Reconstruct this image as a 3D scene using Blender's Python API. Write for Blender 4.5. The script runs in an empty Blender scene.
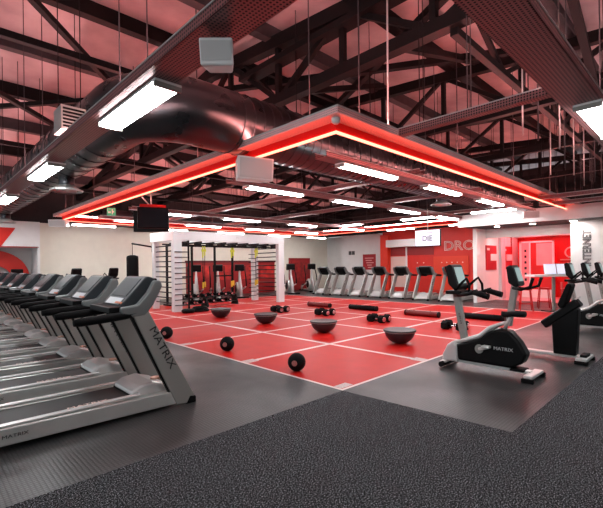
import bpy, bmesh, math, random
from mathutils import Vector, Matrix, Quaternion
random.seed(7)
V = Vector
sc = bpy.context.scene
col = sc.collection
EYE, F, YAW, HY, ROLL = 1.7, 405.5, math.radians(45.84), 265.1, math.radians(-0.70)

# ------------------------------------------------------------------ materials
MATS = {}
def lin(c):
    return tuple(((v/255)/12.92 if v/255 <= .04045 else ((v/255+.055)/1.055)**2.4) for v in c)+(1,)
def mat(name, rgb, rough=.5, metal=0., emit=None, es=0., noise=0., nscale=20., bump=0., spec=.5, coat=0.):
    if name in MATS: return MATS[name]
    m = bpy.data.materials.new(name); m.use_nodes = True
    nt = m.node_tree; b = nt.nodes['Principled BSDF']
    c = lin(rgb)
    b.inputs['Base Color'].default_value = c
    b.inputs['Roughness'].default_value = rough
    b.inputs['Metallic'].default_value = metal
    b.inputs['Specular IOR Level'].default_value = spec
    b.inputs['Coat Weight'].default_value = coat
    if emit:
        b.inputs['Emission Color'].default_value = lin(emit); b.inputs['Emission Strength'].default_value = es
    if noise or bump:
        tc = nt.nodes.new('ShaderNodeTexCoord'); n = nt.nodes.new('ShaderNodeTexNoise')
        n.inputs['Scale'].default_value = nscale; n.inputs['Detail'].default_value = 4
        nt.links.new(tc.outputs['Object'], n.inputs['Vector'])
        if noise:
            r = nt.nodes.new('ShaderNodeMapRange'); r.inputs['To Min'].default_value = 1-noise; r.inputs['To Max'].default_value = 1+noise
            r.inputs['From Min'].default_value = .3; r.inputs['From Max'].default_value = .7
            mx = nt.nodes.new('ShaderNodeMix'); mx.data_type = 'RGBA'; mx.blend_type = 'MULTIPLY'; mx.inputs['Factor'].default_value = 1
            mx.inputs['A'].default_value = c
            nt.links.new(n.outputs['Fac'], r.inputs['Value']); nt.links.new(r.outputs[0], mx.inputs['B'])
            nt.links.new(mx.outputs['Result'], b.inputs['Base Color'])
        if bump:
            bp = nt.nodes.new('ShaderNodeBump'); bp.inputs['Strength'].default_value = bump; bp.inputs['Distance'].default_value = .01
            nt.links.new(n.outputs['Fac'], bp.inputs['Height']); nt.links.new(bp.outputs[0], b.inputs['Normal'])
    MATS[name] = m
    return m

def node(nt, t, **kw):
    n = nt.nodes.new(t)
    for k, v in kw.items(): setattr(n, k, v)
    return n
def mth(nt, op, a, b=None):
    n = nt.nodes.new('ShaderNodeMath'); n.operation = op
    for i, s in enumerate((a, b)):
        if s is None: continue
        if isinstance(s, (int, float)): n.inputs[i].default_value = s
        else: nt.links.new(s, n.inputs[i])
    return n.outputs[0]

def carpet_mat():
    m = bpy.data.materials.new('speckled_carpet'); m.use_nodes = True; nt = m.node_tree; b = nt.nodes['Principled BSDF']
    tc = node(nt, 'ShaderNodeTexCoord'); n = node(nt, 'ShaderNodeTexNoise'); n.inputs['Scale'].default_value = 88; n.inputs['Detail'].default_value = 3
    n.inputs['Roughness'].default_value = .8
    nt.links.new(tc.outputs['Object'], n.inputs['Vector'])
    cr = node(nt, 'ShaderNodeValToRGB'); e = cr.color_ramp.elements
    e[0].position = .54; e[0].color = lin((14, 15, 17)); e[1].position = .63; e[1].color = lin((165, 170, 176))
    nt.links.new(n.outputs['Fac'], cr.inputs['Fac']); nt.links.new(cr.outputs['Color'], b.inputs['Base Color'])
    b.inputs['Roughness'].default_value = .9; b.inputs['Specular IOR Level'].default_value = .15
    bp = node(nt, 'ShaderNodeBump'); bp.inputs['Strength'].default_value = .2; bp.inputs['Distance'].default_value = .01
    nt.links.new(n.outputs['Fac'], bp.inputs['Height']); nt.links.new(bp.outputs[0], b.inputs['Normal'])
    return m
def rubber_mat():
    m = bpy.data.materials.new('chequer_rubber'); m.use_nodes = True; nt = m.node_tree; b = nt.nodes['Principled BSDF']
    tc = node(nt, 'ShaderNodeTexCoord'); sp = node(nt, 'ShaderNodeSeparateXYZ'); nt.links.new(tc.outputs['Object'], sp.inputs[0])
    S = 2*math.pi/.07
    sx = mth(nt, 'SINE', mth(nt, 'MULTIPLY', sp.outputs['X'], S)); sy = mth(nt, 'SINE', mth(nt, 'MULTIPLY', sp.outputs['Y'], S))
    h = mth(nt, 'ABSOLUTE', mth(nt, 'MULTIPLY', sx, sy))
    h2 = mth(nt, 'POWER', h, .6)
    n = node(nt, 'ShaderNodeTexNoise'); n.inputs['Scale'].default_value = .9; n.inputs['Detail'].default_value = 5; nt.links.new(tc.outputs['Object'], n.inputs['Vector'])
    cr = node(nt, 'ShaderNodeValToRGB'); e = cr.color_ramp.elements
    e[0].position = 0; e[0].color = lin((14, 14, 15)); e[1].position = 1; e[1].color = lin((58, 58, 58))
    nt.links.new(h2, cr.inputs['Fac']); nt.links.new(cr.outputs['Color'], b.inputs['Base Color'])
    r = node(nt, 'ShaderNodeMapRange'); r.inputs['From Min'].default_value = .3; r.inputs['From Max'].default_value = .7
    r.inputs['To Min'].default_value = .30; r.inputs['To Max'].default_value = .48
    nt.links.new(n.outputs['Fac'], r.inputs['Value']); nt.links.new(r.outputs[0], b.inputs['Roughness'])
    bp = node(nt, 'ShaderNodeBump'); bp.inputs['Strength'].default_value = .35; bp.inputs['Distance'].default_value = .004
    nt.links.new(h2, bp.inputs['Height']); nt.links.new(bp.outputs[0], b.inputs['Normal'])
    return m
def perf_mat(name, rgb, pitch=.032, hole=.30, rough=.35):
    m = bpy.data.materials.new(name); m.use_nodes = True; nt = m.node_tree; b = nt.nodes['Principled BSDF']
    b.inputs['Base Color'].default_value = lin(rgb); b.inputs['Roughness'].default_value = rough; b.inputs['Metallic'].default_value = .35
    tc = node(nt, 'ShaderNodeTexCoord'); sp = node(nt, 'ShaderNodeSeparateXYZ'); nt.links.new(tc.outputs['Object'], sp.inputs[0])
    def fr(o): return mth(nt, 'SUBTRACT', mth(nt, 'FRACT', mth(nt, 'MULTIPLY', o, 1/pitch)), .5)
    x, y = fr(sp.outputs['X']), fr(sp.outputs['Y'])
    r2 = mth(nt, 'ADD', mth(nt, 'MULTIPLY', x, x), mth(nt, 'MULTIPLY', y, y))
    msk = mth(nt, 'LESS_THAN', r2, hole*hole)
    geo = node(nt, 'ShaderNodeNewGeometry'); gs = node(nt, 'ShaderNodeSeparateXYZ'); nt.links.new(geo.outputs['True Normal'], gs.inputs[0])
    flat = mth(nt, 'GREATER_THAN', mth(nt, 'ABSOLUTE', gs.outputs['Z']), .5)
    x2, y2 = fr(mth(nt, 'ADD', sp.outputs['X'], sp.outputs['Y'])), fr(sp.outputs['Z'])
    m2 = mth(nt, 'LESS_THAN', mth(nt, 'ADD', mth(nt, 'MULTIPLY', x2, x2), mth(nt, 'MULTIPLY', y2, y2)), hole*hole)
    msk = mth(nt, 'ADD', mth(nt, 'MULTIPLY', msk, flat), mth(nt, 'MULTIPLY', m2, mth(nt, 'SUBTRACT', 1., flat)))
    mx = node(nt, 'ShaderNodeMix', data_type='RGBA'); mx.inputs['A'].default_value = lin(rgb); mx.inputs['B'].default_value = lin((18,12,12))
    nt.links.new(msk, mx.inputs['Factor']); nt.links.new(mx.outputs['Result'], b.inputs['Base Color'])
    return m
def duct_mat():
    m = bpy.data.materials.new('spiral_duct_steel'); m.use_nodes = True; nt = m.node_tree; b = nt.nodes['Principled BSDF']
    b.inputs['Base Color'].default_value = lin((92, 94, 97)); b.inputs['Metallic'].default_value = 1; b.inputs['Roughness'].default_value = .28
    n = node(nt, 'ShaderNodeTexNoise'); n.inputs['Scale'].default_value = 3; tc = node(nt, 'ShaderNodeTexCoord'); nt.links.new(tc.outputs['Object'], n.inputs['Vector'])
    r = node(nt, 'ShaderNodeMapRange'); r.inputs['To Min'].default_value = .18; r.inputs['To Max'].default_value = .42
    nt.links.new(n.outputs['Fac'], r.inputs['Value']); nt.links.new(r.outputs[0], b.inputs['Roughness'])
    return m
def roof_mat():
    m = bpy.data.materials.new('insulated_roof_sheet'); m.use_nodes = True; nt = m.node_tree; b = nt.nodes['Principled BSDF']
    tc = node(nt, 'ShaderNodeTexCoord'); n = node(nt, 'ShaderNodeTexNoise'); n.inputs['Scale'].default_value = 1.3; n.inputs['Detail'].default_value = 5
    nt.links.new(tc.outputs['Object'], n.inputs['Vector'])
    cr = node(nt, 'ShaderNodeValToRGB'); e = cr.color_ramp.elements
    e[0].position = .3; e[0].color = lin((165, 150, 152)); e[1].position = .7; e[1].color = lin((200, 186, 187))
    nt.links.new(n.outputs['Fac'], cr.inputs['Fac']); nt.links.new(cr.outputs['Color'], b.inputs['Base Color'])
    b.inputs['Roughness'].default_value = .7
    return m

CARPET, RUBBER, DUCT, ROOF = carpet_mat(), rubber_mat(), duct_mat(), roof_mat()
PERF = perf_mat('tray_steel_red_glow', (158, 104, 104))  # base tint carries the red light that falls on the trays
PERFR = perf_mat('perforated_rail_steel', (250, 205, 205), .03, .22)
REDFLOOR = mat('red_sport_vinyl', (190, 30, 26), .42, noise=.07, nscale=2.5, spec=.14)
LINE = mat('white_line_vinyl', (225, 205, 200), .4)
BEIGE = mat('warm_grey_paint', (224, 221, 206), .8, noise=.03, nscale=3)
WHITE = mat('white_paint', (226, 228, 226), .7, noise=.03, nscale=3)
REDP = mat('red_paint', (205, 34, 20), .5, noise=.05, nscale=3)
DREDP = mat('dark_red_paint', (140, 14, 16), .5)
CLAD = mat('dark_cladding', (34, 29, 30), .8, noise=.2, nscale=5)
BLACKST = mat('black_steel', (9, 7, 8), .6, noise=.2, nscale=8, spec=.25)
GREYST = mat('grey_steel', (58, 55, 58), .6, noise=.15, nscale=6)
SILV = mat('silver_paint', (196, 199, 195), .32, metal=.55, noise=.05, nscale=4)
SILVL = mat('light_silver_paint', (205, 206, 204), .3, metal=.3)
SATIN = mat('satin_grey_plastic', (150, 150, 145), .36, metal=.3)
SLATE = mat('slate_plastic', (44, 50, 54), .4, spec=.3)
ARM = mat('grey_arm_plastic', (112, 117, 116), .36, metal=.3)
BLACK = mat('black_plastic', (6, 6, 7), .42, spec=.18)
RUB = mat('black_rubber', (5, 5, 6), .7, bump=.2, nscale=90, spec=.15)
BELT = mat('running_belt_rubber', (24, 25, 26), .55, noise=.15, nscale=60)
SCREEN = mat('dark_glass', (22, 29, 35), .4, spec=.15)
SCRL = mat('pale_screen', (150, 172, 170), .15, emit=(150, 172, 170), es=.25)
PANEL = mat('pale_keypad', (190, 195, 198), .35)
WHITEP = mat('white_plastic', (228, 228, 226), .35)
WFRAME = mat('white_powder_coat', (214, 221, 221), .4)
LENS = mat('lamp_lens', (255, 255, 250), .4, emit=(250, 253, 255), es=17)
REDLED = mat('red_led_strip', (255, 60, 40), .4, emit=(255, 120, 96), es=2.4)
REDGLOW = mat('red_led_uplight', (255,90,80), .4, emit=(255,158,150), es=26)
PINKUP = mat('added_pink_uplight', (255,200,200), .4, emit=(255,192,190), es=24)  # unseen emitter added on the trays to brighten the roof
REDCH = mat('red_channel', (205, 14, 8), .55, spec=.2)
TVSCR = mat('lit_display', (225, 225, 240), .3, emit=(222, 224, 240), es=.28)
INK = mat('dark_ink', (30, 28, 40), .6)
YEL = mat('yellow_webbing', (205, 215, 60), .6)
YELH = mat('yellow_grip', (215, 180, 50), .5)
GREEN = mat('green_sign', (60, 190, 130), .4, emit=(90, 220, 160), es=.05)
REDPL = mat('red_plastic', (190, 20, 18), .35)
DRED = mat('dark_red_vinyl', (112, 14, 16), .5)
POSTER = mat('red_poster', (165, 16, 30), .5)
PINKW = mat('pink_glass', (232, 170, 172), .25, noise=.1, nscale=2)
LETW = mat('white_lettering', (235, 210, 200), .5)
LETD = mat('dark_lettering', (26, 27, 28), .5)
LETS = mat('silver_lettering', (190, 195, 195), .35)
WOODRED = mat('dark_red_medallion', (150, 90, 85), .5)
CHROME = mat('chrome', (200, 200, 205), .15, metal=1)
ROOMFL = mat('pale_room_floor', (205, 150, 155), .3)
SOFF = mat('black_soffit', (22, 18, 19), .6)
MIRR = mat('frosted_panel', (222, 190, 180), .3)

# ------------------------------------------------------------------ mesh builder
class MB:
    def __init__(s): s.v = []; s.f = []; s.sm = []; s.mi = []; s.m = 0
    def add(s, vs, fs, smooth=False):
        o = len(s.v); s.v += [tuple(v) for v in vs]
        for f in fs: s.f.append([i+o for i in f]); s.sm.append(smooth); s.mi.append(s.m)
        return s
    def box(s, a, b):
        x0, y0, z0 = a; x1, y1, z1 = b
        vs = [(x0,y0,z0),(x1,y0,z0),(x1,y1,z0),(x0,y1,z0),(x0,y0,z1),(x1,y0,z1),(x1,y1,z1),(x0,y1,z1)]
        return s.add(vs, [(0,3,2,1),(4,5,6,7),(0,1,5,4),(1,2,6,5),(2,3,7,6),(3,0,4,7)])
    def beam(s, p, q, w, h, up=(0,0,1)):
        p, q = V(p), V(q); d = (q-p).normalized(); u = V(up)
        if abs(d.dot(u)) > .98: u = V((1,0,0))
        r = d.cross(u).normalized(); u = r.cross(d).normalized()
        vs = [c + r*(a*w/2) + u*(b*h/2) for c in (p, q) for a, b in ((-1,-1),(1,-1),(1,1),(-1,1))]
        return s.add(vs, [(0,1,2,3),(7,6,5,4),(0,4,5,1),(1,5,6,2),(2,6,7,3),(3,7,4,0)])
    def path(s, pts, r, n=8, flat=1.):
        pts = [V(p) for p in pts]; k = len(pts)
        rs = r if isinstance(r, (list, tuple)) else [r]*k
        t0 = (pts[1]-pts[0]).normalized()
        u = V((0,0,1)) if abs(t0.z) < .9 else V((1,0,0))
        u = (u - t0*u.dot(t0)).normalized(); vs = []; prev = t0
        for i, p in enumerate(pts):
            if i == 0: t = t0
            elif i == k-1: t = (pts[-1]-pts[-2]).normalized()
            else: t = ((pts[i]-pts[i-1]).normalized() + (pts[i+1]-pts[i]).normalized()).normalized()
            q = prev.rotation_difference(t); u = q @ u; prev = t
            w = t.cross(u)
            for j in range(n):
                a = 2*math.pi*j/n; vs.append(p + u*(math.cos(a)*rs[i]) + w*(math.sin(a)*rs[i]*flat))
        s.add(vs, [(i*n+j, i*n+(j+1)%n, (i+1)*n+(j+1)%n, (i+1)*n+j) for i in range(k-1) for j in range(n)], True)
        o = len(s.v)-len(vs)
        s.f.append([o+j for j in range(n)][::-1]); s.f.append([o+(k-1)*n+j for j in range(n)]); s.sm += [False]*2; s.mi += [s.m]*2
        return s
    def cyl(s, p, q, r, n=12, r2=None): return s.path([p, q], [r, r if r2 is None else r2], n)
    def lathe(s, prof, n=24, c=(0,0,0), axis='z', caps=True):
        vs = []
        for r, z in prof:
            for j in range(n):
                a = 2*math.pi*j/n; p = (r*math.cos(a), r*math.sin(a), z)
                if axis == 'y': p = (p[0], p[2], p[1])
                if axis == 'x': p = (p[2], p[0], p[1])
                vs.append((p[0]+c[0], p[1]+c[1], p[2]+c[2]))
        k = len(prof)
        s.add(vs, [(i*n+j, i*n+(j+1)%n, (i+1)*n+(j+1)%n, (i+1)*n+j) for i in range(k-1) for j in range(n)], True)
        if caps:
            o = len(s.v)-len(vs)
            s.f.append([o+j for j in range(n)][::-1]); s.f.append([o+(k-1)*n+j for j in range(n)]); s.sm += [False]*2; s.mi += [s.m]*2
        return s
    def prism(s, poly, a, b, plane='xz'):
        def P(u, v, w): return {'xz': (u, w, v), 'yz': (w, u, v), 'xy': (u, v, w)}[plane]
        n = len(poly); vs = [P(u, v, a) for u, v in poly] + [P(u, v, b) for u, v in poly]
        return s.add(vs, [list(range(n))[::-1], [n+i for i in range(n)]] + [(i, (i+1)%n, n+(i+1)%n, n+i) for i in range(n)])
    def sphere(s, c, r, n=20, sz=1.):
        k = n//2; prof = [(max(r*math.sin(math.pi*i/k), 1e-4), -r*sz*math.cos(math.pi*i/k)) for i in range(k+1)]
        return s.lathe(prof, n, c)
    def torus(s, c, R, r, axis='z', n=28, m=8, rot=None):
        vs = []
        for i in range(n):
            a = 2*math.pi*i/n
            for j in range(m):
                b = 2*math.pi*j/m; p = V(((R+r*math.cos(b))*math.cos(a), (R+r*math.cos(b))*math.sin(a), r*math.sin(b)))
                if axis == 'y': p = V((p.x, p.z, p.y))
                if axis == 'x': p = V((p.z, p.x, p.y))
                if rot: p = rot @ p
                vs.append(V(c)+p)
        return s.add(vs, [(i*m+j, ((i+1)%n)*m+j, ((i+1)%n)*m+(j+1)%m, i*m+(j+1)%m) for i in range(n) for j in range(m)], True)
    def build(s, name, m, parent=None, bevel=0., loc=None):
        me = bpy.data.meshes.new(name); me.from_pydata(s.v, [], s.f)
        for mm in (m if isinstance(m, (list, tuple)) else [m]): me.materials.append(mm)
        me.polygons.foreach_set('use_smooth', s.sm); me.polygons.foreach_set('material_index', s.mi)
        bm = bmesh.new(); bm.from_mesh(me); bmesh.ops.recalc_face_normals(bm, faces=bm.faces); bm.to_mesh(me); bm.free()
        o = bpy.data.objects.new(name, me); col.objects.link(o)
        if parent: o.parent = parent
        if loc: o.location = loc
        if bevel:
            b = o.modifiers.new('bevel', 'BEVEL'); b.width = bevel; b.segments = 2; b.limit_method = 'ANGLE'; b.angle_limit = math.radians(35)
        return o
def text(name, s, size, m, parent, org, xd, yd, ext=.003, outline=None, sx=1.):
    cu = bpy.data.curves.new(name, 'FONT'); cu.body = s; cu.size = size; cu.extrude = ext; cu.align_x = 'CENTER'; cu.align_y = 'CENTER'
    cu.resolution_u = 3
    if outline: cu.fill_mode = 'NONE'; cu.bevel_depth = outline; cu.extrude = 0; cu.bevel_resolution = 1
    t = bpy.data.objects.new(name, cu); col.objects.link(t)
    bpy.context.view_layer.update()
    me = bpy.data.meshes.new_from_object(t.evaluated_get(bpy.context.evaluated_depsgraph_get()))
    bpy.data.objects.remove(t); me.name = name
    xd, yd = V(xd).normalized(), V(yd).normalized(); z = xd.cross(yd)
    M = Matrix(((xd.x*sx, yd.x, z.x, org[0]), (xd.y*sx, yd.y, z.y, org[1]), (xd.z*sx, yd.z, z.z, org[2]), (0,0,0,1)))
    me.transform(M); me.materials.clear(); me.materials.append(m)
    o = bpy.data.objects.new(name, me); col.objects.link(o)
    if parent: o.parent = parent
    return o
def tag(o, label=None, cat=None, group=None, kind=None):
    if label: o['label'] = label
    if cat: o['category'] = cat
    if group: o['group'] = group
    if kind: o['kind'] = kind
    return o
def empty(name, loc=(0,0,0), rz=0., label=None, cat=None, group=None):
    o = bpy.data.objects.new(name, None); col.objects.link(o); o.location = loc; o.rotation_euler = (0,0,rz); o.empty_display_size = .1
    return tag(o, label, cat, group)
def copy_tree(o, parent=None):
    c = o.copy(); col.objects.link(c); c.parent = parent
    for ch in [x for x in KIDS.get(o.name, [])]: copy_tree(ch, c)
    return c
KIDS = {}
def index(root):
    KIDS.clear()
    for o in bpy.data.objects:
        if o.parent: KIDS.setdefault(o.parent.name, []).append(o)
def struct(o, label=None, cat=None):
    return tag(o, label, cat, kind='structure')
def sbox(name, a, b, m, label, cat='wall', bevel=0):
    return struct(MB().box(a, b).build(name, m, bevel=bevel), label, cat)
def roofz(y): return 7.0 - .15*abs(y-9.0) if y > 9 else 7.0 - .085*(9.0-y)

# ------------------------------------------------------------------ the floor
GX, GY, CELL = 4.196, 3.556, 2.283
RX1, RY1 = GX+5*CELL, GY+6*CELL
sbox('floor', (-6,-6,-.12), (26,24,-.02), mat('concrete', (90,90,90), .8), 'concrete slab under the gym flooring', 'floor')
struct(MB().prism([(-6,GY),(GX,GY),(4.33,1.46),(26,1.46),(26,-6),(-6,-6)], -.02, 0, 'xy').build('carpet', CARPET), 'black speckled carpet in the foreground', 'floor')
struct(MB().box((-6,GY,-.02),(GX,24,0)).build('rubber_matting', RUBBER), 'grey chequered rubber matting under the left treadmill row', 'floor')
struct(MB().prism([(GX,GY),(4.33,1.46),(19.2,1.46),(19.2,GY)], -.02, 0, 'xy').build('rubber_matting', RUBBER), 'grey chequered rubber matting under the exercise bikes on the right', 'floor')
struct(MB().box((RX1,GY,-.02),(24,24,0)).build('rubber_matting', RUBBER), 'dark rubber matting strip under the far treadmills', 'floor')
struct(MB().box((GX,RY1,-.02),(RX1,24,0)).build('rubber_matting', RUBBER), 'dark rubber matting behind the white training rig', 'floor')
struct(MB().box((19.2,1.46,-.02),(24,GY,0)).build('rubber_matting', ROOMFL), 'pale floor inside the red side room', 'floor')
struct(MB().box((19.4,GY,0),(24,7.2,.004)).build('floor', ROOMFL), 'pale pinkish floor of the red side room', 'floor')
struct(MB().box((GX,GY,-.02),(RX1,RY1,0)).build('sport_floor', REDFLOOR), 'red sports floor divided by white lines', 'floor')
b = MB(); w = .045
for i in range(6): x = GX+i*CELL; b.box((x-w if i else x, GY, 0), (x+w, RY1, .002))
for j in range(7): y = GY+j*CELL; b.box((GX, y-w if j else y, .0004), (RX1, y+w, .0026))
struct(b.build('floor_line', LINE), 'white grid lines on the red sports floor', 'floor marking')
b = MB()
for j in (1,2): b.box((GX+.04, GY+j*CELL-.10, .003), (GX+.30, GY+j*CELL+.10, .0045))
for i in (1,2): b.box((GX+i*CELL-.10, GY+.04, .003), (GX+i*CELL+.12, GY+.28, .0045))
b.box((GX+.05, GY+.06, .003), (GX+.30, GY+.2, .0045))
struct(b.build('floor_line', mat('grey_decal', (196,176,174), .5, noise=.25, nscale=40)), 'small pale printed marks beside the red floor edge lines', 'floor marking')

# ------------------------------------------------------------------ walls
WY, WX = 20.3, 21.5
sbox('wall_left', (3.95,WY,0), (WX+1,WY+.15,3.65), BEIGE, 'warm grey wall behind the treadmills and rig')
sbox('wall_left', (3.95,WY,3.65), (WX+1,WY+.12,6), CLAD, 'dark cladding above the warm grey wall')
sbox('wall_left', (-4,WY-.3,2.6), (3.95,WY,3.65), WHITE, 'white bulkhead at the far left with a red diagonal stripe')
sbox('wall_left', (-4,WY+.9,0), (3.95,WY+1.05,3.65), WHITE, 'white recessed wall at the far left behind the red ring')
sbox('wall_left', (3.93,WY-.31,0), (4.02,WY+1.05,3.65), WHITE, 'short return wall beside the recess')
sbox('wall_left', (-4,WY-.3,3.65), (3.95,WY-.1,6), CLAD, 'dark cladding above the white bulkhead')
def painted(name, mb, m, label, cat='wall graphic'): return struct(mb.build(name, m), label, cat)
painted('trim_1', MB().prism([(-1.2,2.6),(2.68,2.6),(3.15,3.32),(3.15,3.36),(-1.2,3.36)], WY-.32, WY-.302), REDP, 'red diagonal shape painted on the white bulkhead')
ring = [(2.35+1.33*math.cos(a), 1.35+1.13*math.sin(a)) for a in [math.pi*i/20-.3 for i in range(26)]]
rin = [(2.35+.72*math.cos(a), 1.25+.6*math.sin(a)) for a in [math.pi*i/20-.3 for i in range(26)]]
vs = ring+rin; n = len(ring); b = MB()
b.add([(x+.1, WY+.55, z+.0) for x, z in vs]+[(x+.1, WY+.62, z) for x, z in vs], [(i,i+1,n+i+1,n+i) for i in range(n-1)]+[(2*n+i,3*n+i,3*n+i+1,2*n+i+1) for i in range(n-1)]
      +[(i,i+1,2*n+i+1,2*n+i) for i in range(n-1)]+[(n+i,3*n+i,3*n+i+1,n+i+1) for i in range(n-1)])
b.box((2.3,WY+.6,0),(2.5,WY+.9,2.6))
painted('trim_2', b, REDP, 'large red curved wall graphic below the bulkhead at the far left')
painted('trim_3', MB().box((-4,WY-.31,2.56),(3.97,WY-.26,2.61)), DREDP, 'thin dark red edge under the white bulkhead')
painted('trim_4', MB().box((10.9,WY-.06,0),(17.2,WY,1.94)), DREDP, 'dark red wall panelling behind the cross trainers')
painted('trim_5', MB().box((10.85,WY-.1,1.9),(17.25,WY,2.02)), mat('deep_red_edge', (90,8,10), .5), 'dark red capping on the panelling behind the cross trainers')
painted('trim_6', MB().box((18.5,WY-.06,0),(20.5,WY,2.19)), DREDP, 'small dark red wall panel right of the rig')
b = MB()
for x in (11.0,12.6,14.2,15.8): b.box((x+.2,WY-.09,.9),(x+1.3,WY-.05,1.75))
painted('trim_7', b, mat('poster_red_mix', (176,34,28), .5, noise=.5, nscale=3), 'red picture panels on the wall behind the cross trainers')
b = MB(); b.box((18.7,WY-.09,.6),(20.3,WY-.05,2.0))
painted('trim_8', b, mat('poster_red_mix2', (150,22,22), .5, noise=.4, nscale=4), 'red picture panel right of the rig')
# back wall
sbox('wall_back', (WX,14.75,0), (WX+.15,18,3.7), WHITE, 'white wall behind the far treadmills')
sbox('wall_back', (WX,18,0), (WX+.9,18.15,3.7), WHITE, 'return of the white wall near the far corner')
sbox('wall_back', (WX+.9,18,0), (WX+1.05,WY+.1,3.7), WHITE, 'white wall in the far corner')
sbox('wall_back', (WX-.02,7.2,0), (WX+.15,14.75,3.7), REDP, 'red wall behind the far treadmills')
sbox('wall_back', (WX,-6,3.65), (WX+.12,WY,6.2), CLAD, 'dark cladding above the back wall')
sbox('wall_right', (-6,-6,0), (26,-5.85,6.2), WHITE, 'white wall on the near right')
sbox('trim_9', (WX-.3,14.2,0), (WX-.02,14.75,3.5), mat('orange_red_paint', (228,50,22), .5), 'orange red column beside the white wall', 'column')
sbox('trim_10', (WX-.5,11.0,2.72), (WX-.02,14.2,3.15), WHITE, 'white bulkhead over the pale panel', 'bulkhead')
sbox('trim_11', (WX-.06,13.1,.3), (WX-.02,14.15,2.15), MIRR, 'pale pink panel on the red wall', 'wall panel')
sbox('trim_12', (WX-.1,13.0,0), (WX-.02,13.08,2.72), WHITEP, 'narrow white vertical strip on the red wall', 'wall strip')
sbox('trim_13', (WX-.07,9.3,.2), (WX-.02,11.3,2.1), mat('orange_panel', (222,60,30), .5), 'orange red doors on the red wall', 'wall panel')
sbox('trim_14', (WX-.05,11.3,2.2), (WX-.02,14.15,2.70), DREDP, 'dark red band above the pale panel', 'wall panel')
b = MB()
for y in (9.6,9.9,10.2,10.5,10.8,11.9,12.3): b.lathe([(.03,0),(.03,.03)], 10, (WX-.11,y,1.75), 'x')
painted('trim_15', b, LETW, 'row of small pale hooks on the red wall', 'wall hooks')
t = text('wall_lettering', 'DROP', .72, LETW, None, (WX-.04,9.62,2.64), (0,-1,0), (0,0,1), outline=.016, sx=1.12)
tag(t, 'large outlined white lettering high on the red wall', 'lettering')
# right block, side room and soffit
sbox('wall_right', (17.4,7.2,0), (22.6,7.35,3.17), WHITE, 'white wall holding the two dark red posters')
sbox('wall_right', (19.85,7.06,0), (20.35,7.2,3.17), mat('grey_white_paint', (196,196,198), .7), 'shallow grey pilaster between the two posters')
sbox('wall_back', (22.5,-1,0), (22.65,7.2,3.17), mat('side_room_red', (214,22,22), .5), 'red wall at the back of the side room')
sbox('ceiling', (16.2,-4,3.17), (22.6,7.4,3.25), SOFF, 'black lowered ceiling over the side room', 'ceiling')
sbox('trim_16', (16.08,-4,3.15), (16.2,7.4,3.62), WHITE, 'white fascia at the edge of the lowered ceiling', 'fascia')
sbox('trim_17', (18.4,3.8,2.78), (18.6,7.2,3.17), WHITE, 'white header over the side room opening', 'header')
sbox('wall_right', (17.4,1.6,0), (17.55,3.78,3.17), WHITE, 'white wall with dark vertical lettering')
sbox('wall_right', (17.55,3.6,0), (22.5,3.78,3.17), mat('side_room_red2', (200,18,18), .5), 'red return wall of the side room')
t = text('wall_lettering', 'INTERNET', .34, LETD, None, (17.385,3.27,2.18), (0,0,1), (0,1,0), outline=.009, sx=.82)
tag(t, 'dark vertical lettering on the white wall at the right', 'lettering')
b = MB(); fx = 21.6
b.box((fx,5.35,.35),(fx+.08,5.43,2.72)); b.box((fx,6.75,.35),(fx+.08,6.85,2.72)); b.box((fx,5.35,2.64),(fx+.08,6.85,2.72)); b.box((fx,5.35,0),(fx+.08,6.85,.4)); b.box((fx,6.35,.35),(fx+.08,6.42,2.64))
dr = empty('door_1', (0,0,0)); struct(dr, 'pale framed glass door inside the red side room', 'door')
b.build('frame', WHITEP, dr)
MB().box((fx+.03,5.43,.4),(fx+.05,6.35,2.64)).build('pane', REDPL, dr)
MB().box((fx+.01,5.43,1.55),(fx+.03,6.1,2.6)).build('poster', PINKW, dr)
MB().box((fx+.02,6.42,.4),(fx+.05,6.75,2.64)).build('side_panel', PINKW, dr)
b = MB()
for k in range(6): b.box((fx+.0,6.53,.8+k*.28),(fx+.02,6.62,.92+k*.28))
b.build('marking', INK, dr)
b = MB(); b.torus((22.44,4.85,2.15), .24, .035, 'x'); b.box((22.42,4.4,1.78),(22.5,5.3,1.83))
painted('trim_18', b, LETW, 'pale circle symbol on the red side room wall', 'wall symbol')
sbox('trim_19', (21.9,3.9,2.95), (22.5,7.2,3.05), WHITE, 'pale strip under the side room ceiling', 'ceiling strip')

def poster(name, a, bb, m, label, cat='poster'):
    return tag(MB().box(a, bb).build(name, m), label, cat)
p1 = empty('poster', (18.95,7.2,1.38), 0, 'dark red poster with a small white panel, left of the grey pilaster', 'poster')
MB().box((-.6,-.03,0),(.6,0,1.1)).build('sheet', POSTER, p1)
MB().box((-.1,-.07,.42),(.55,-.03,.72)).build('white_panel', WHITEP, p1)
MB().box((-.5,-.035,.88),(-.2,-.03,.98)).build('printing', LETW, p1)
p2 = empty('poster', (21.0,7.2,1.38), 0, 'dark red poster with a small white panel, right of the grey pilaster', 'poster')
MB().box((-.55,-.03,0),(.6,0,1.1)).build('sheet', POSTER, p2)
MB().box((-.2,-.07,.42),(.45,-.03,.72)).build('white_panel', WHITEP, p2)
MB().box((-.45,-.035,.88),(-.2,-.03,.98)).build('printing', LETW, p2)
p3 = empty('poster', (WX,15.8,1.35), 0, 'red framed poster on the white wall above the far treadmills', 'poster')
MB().box((-.04,-.5,0),(0,.5,1.0)).build('sheet', POSTER, p3)
b = MB()
for k in range(5): b.box((-.05,-.35+.14*(k%2),.12+k*.15),(-.04,.1+.06*k,.18+k*.15))
b.build('printing', mat('pale_pink_print', (225,150,150), .5), p3)
b = MB()
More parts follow.
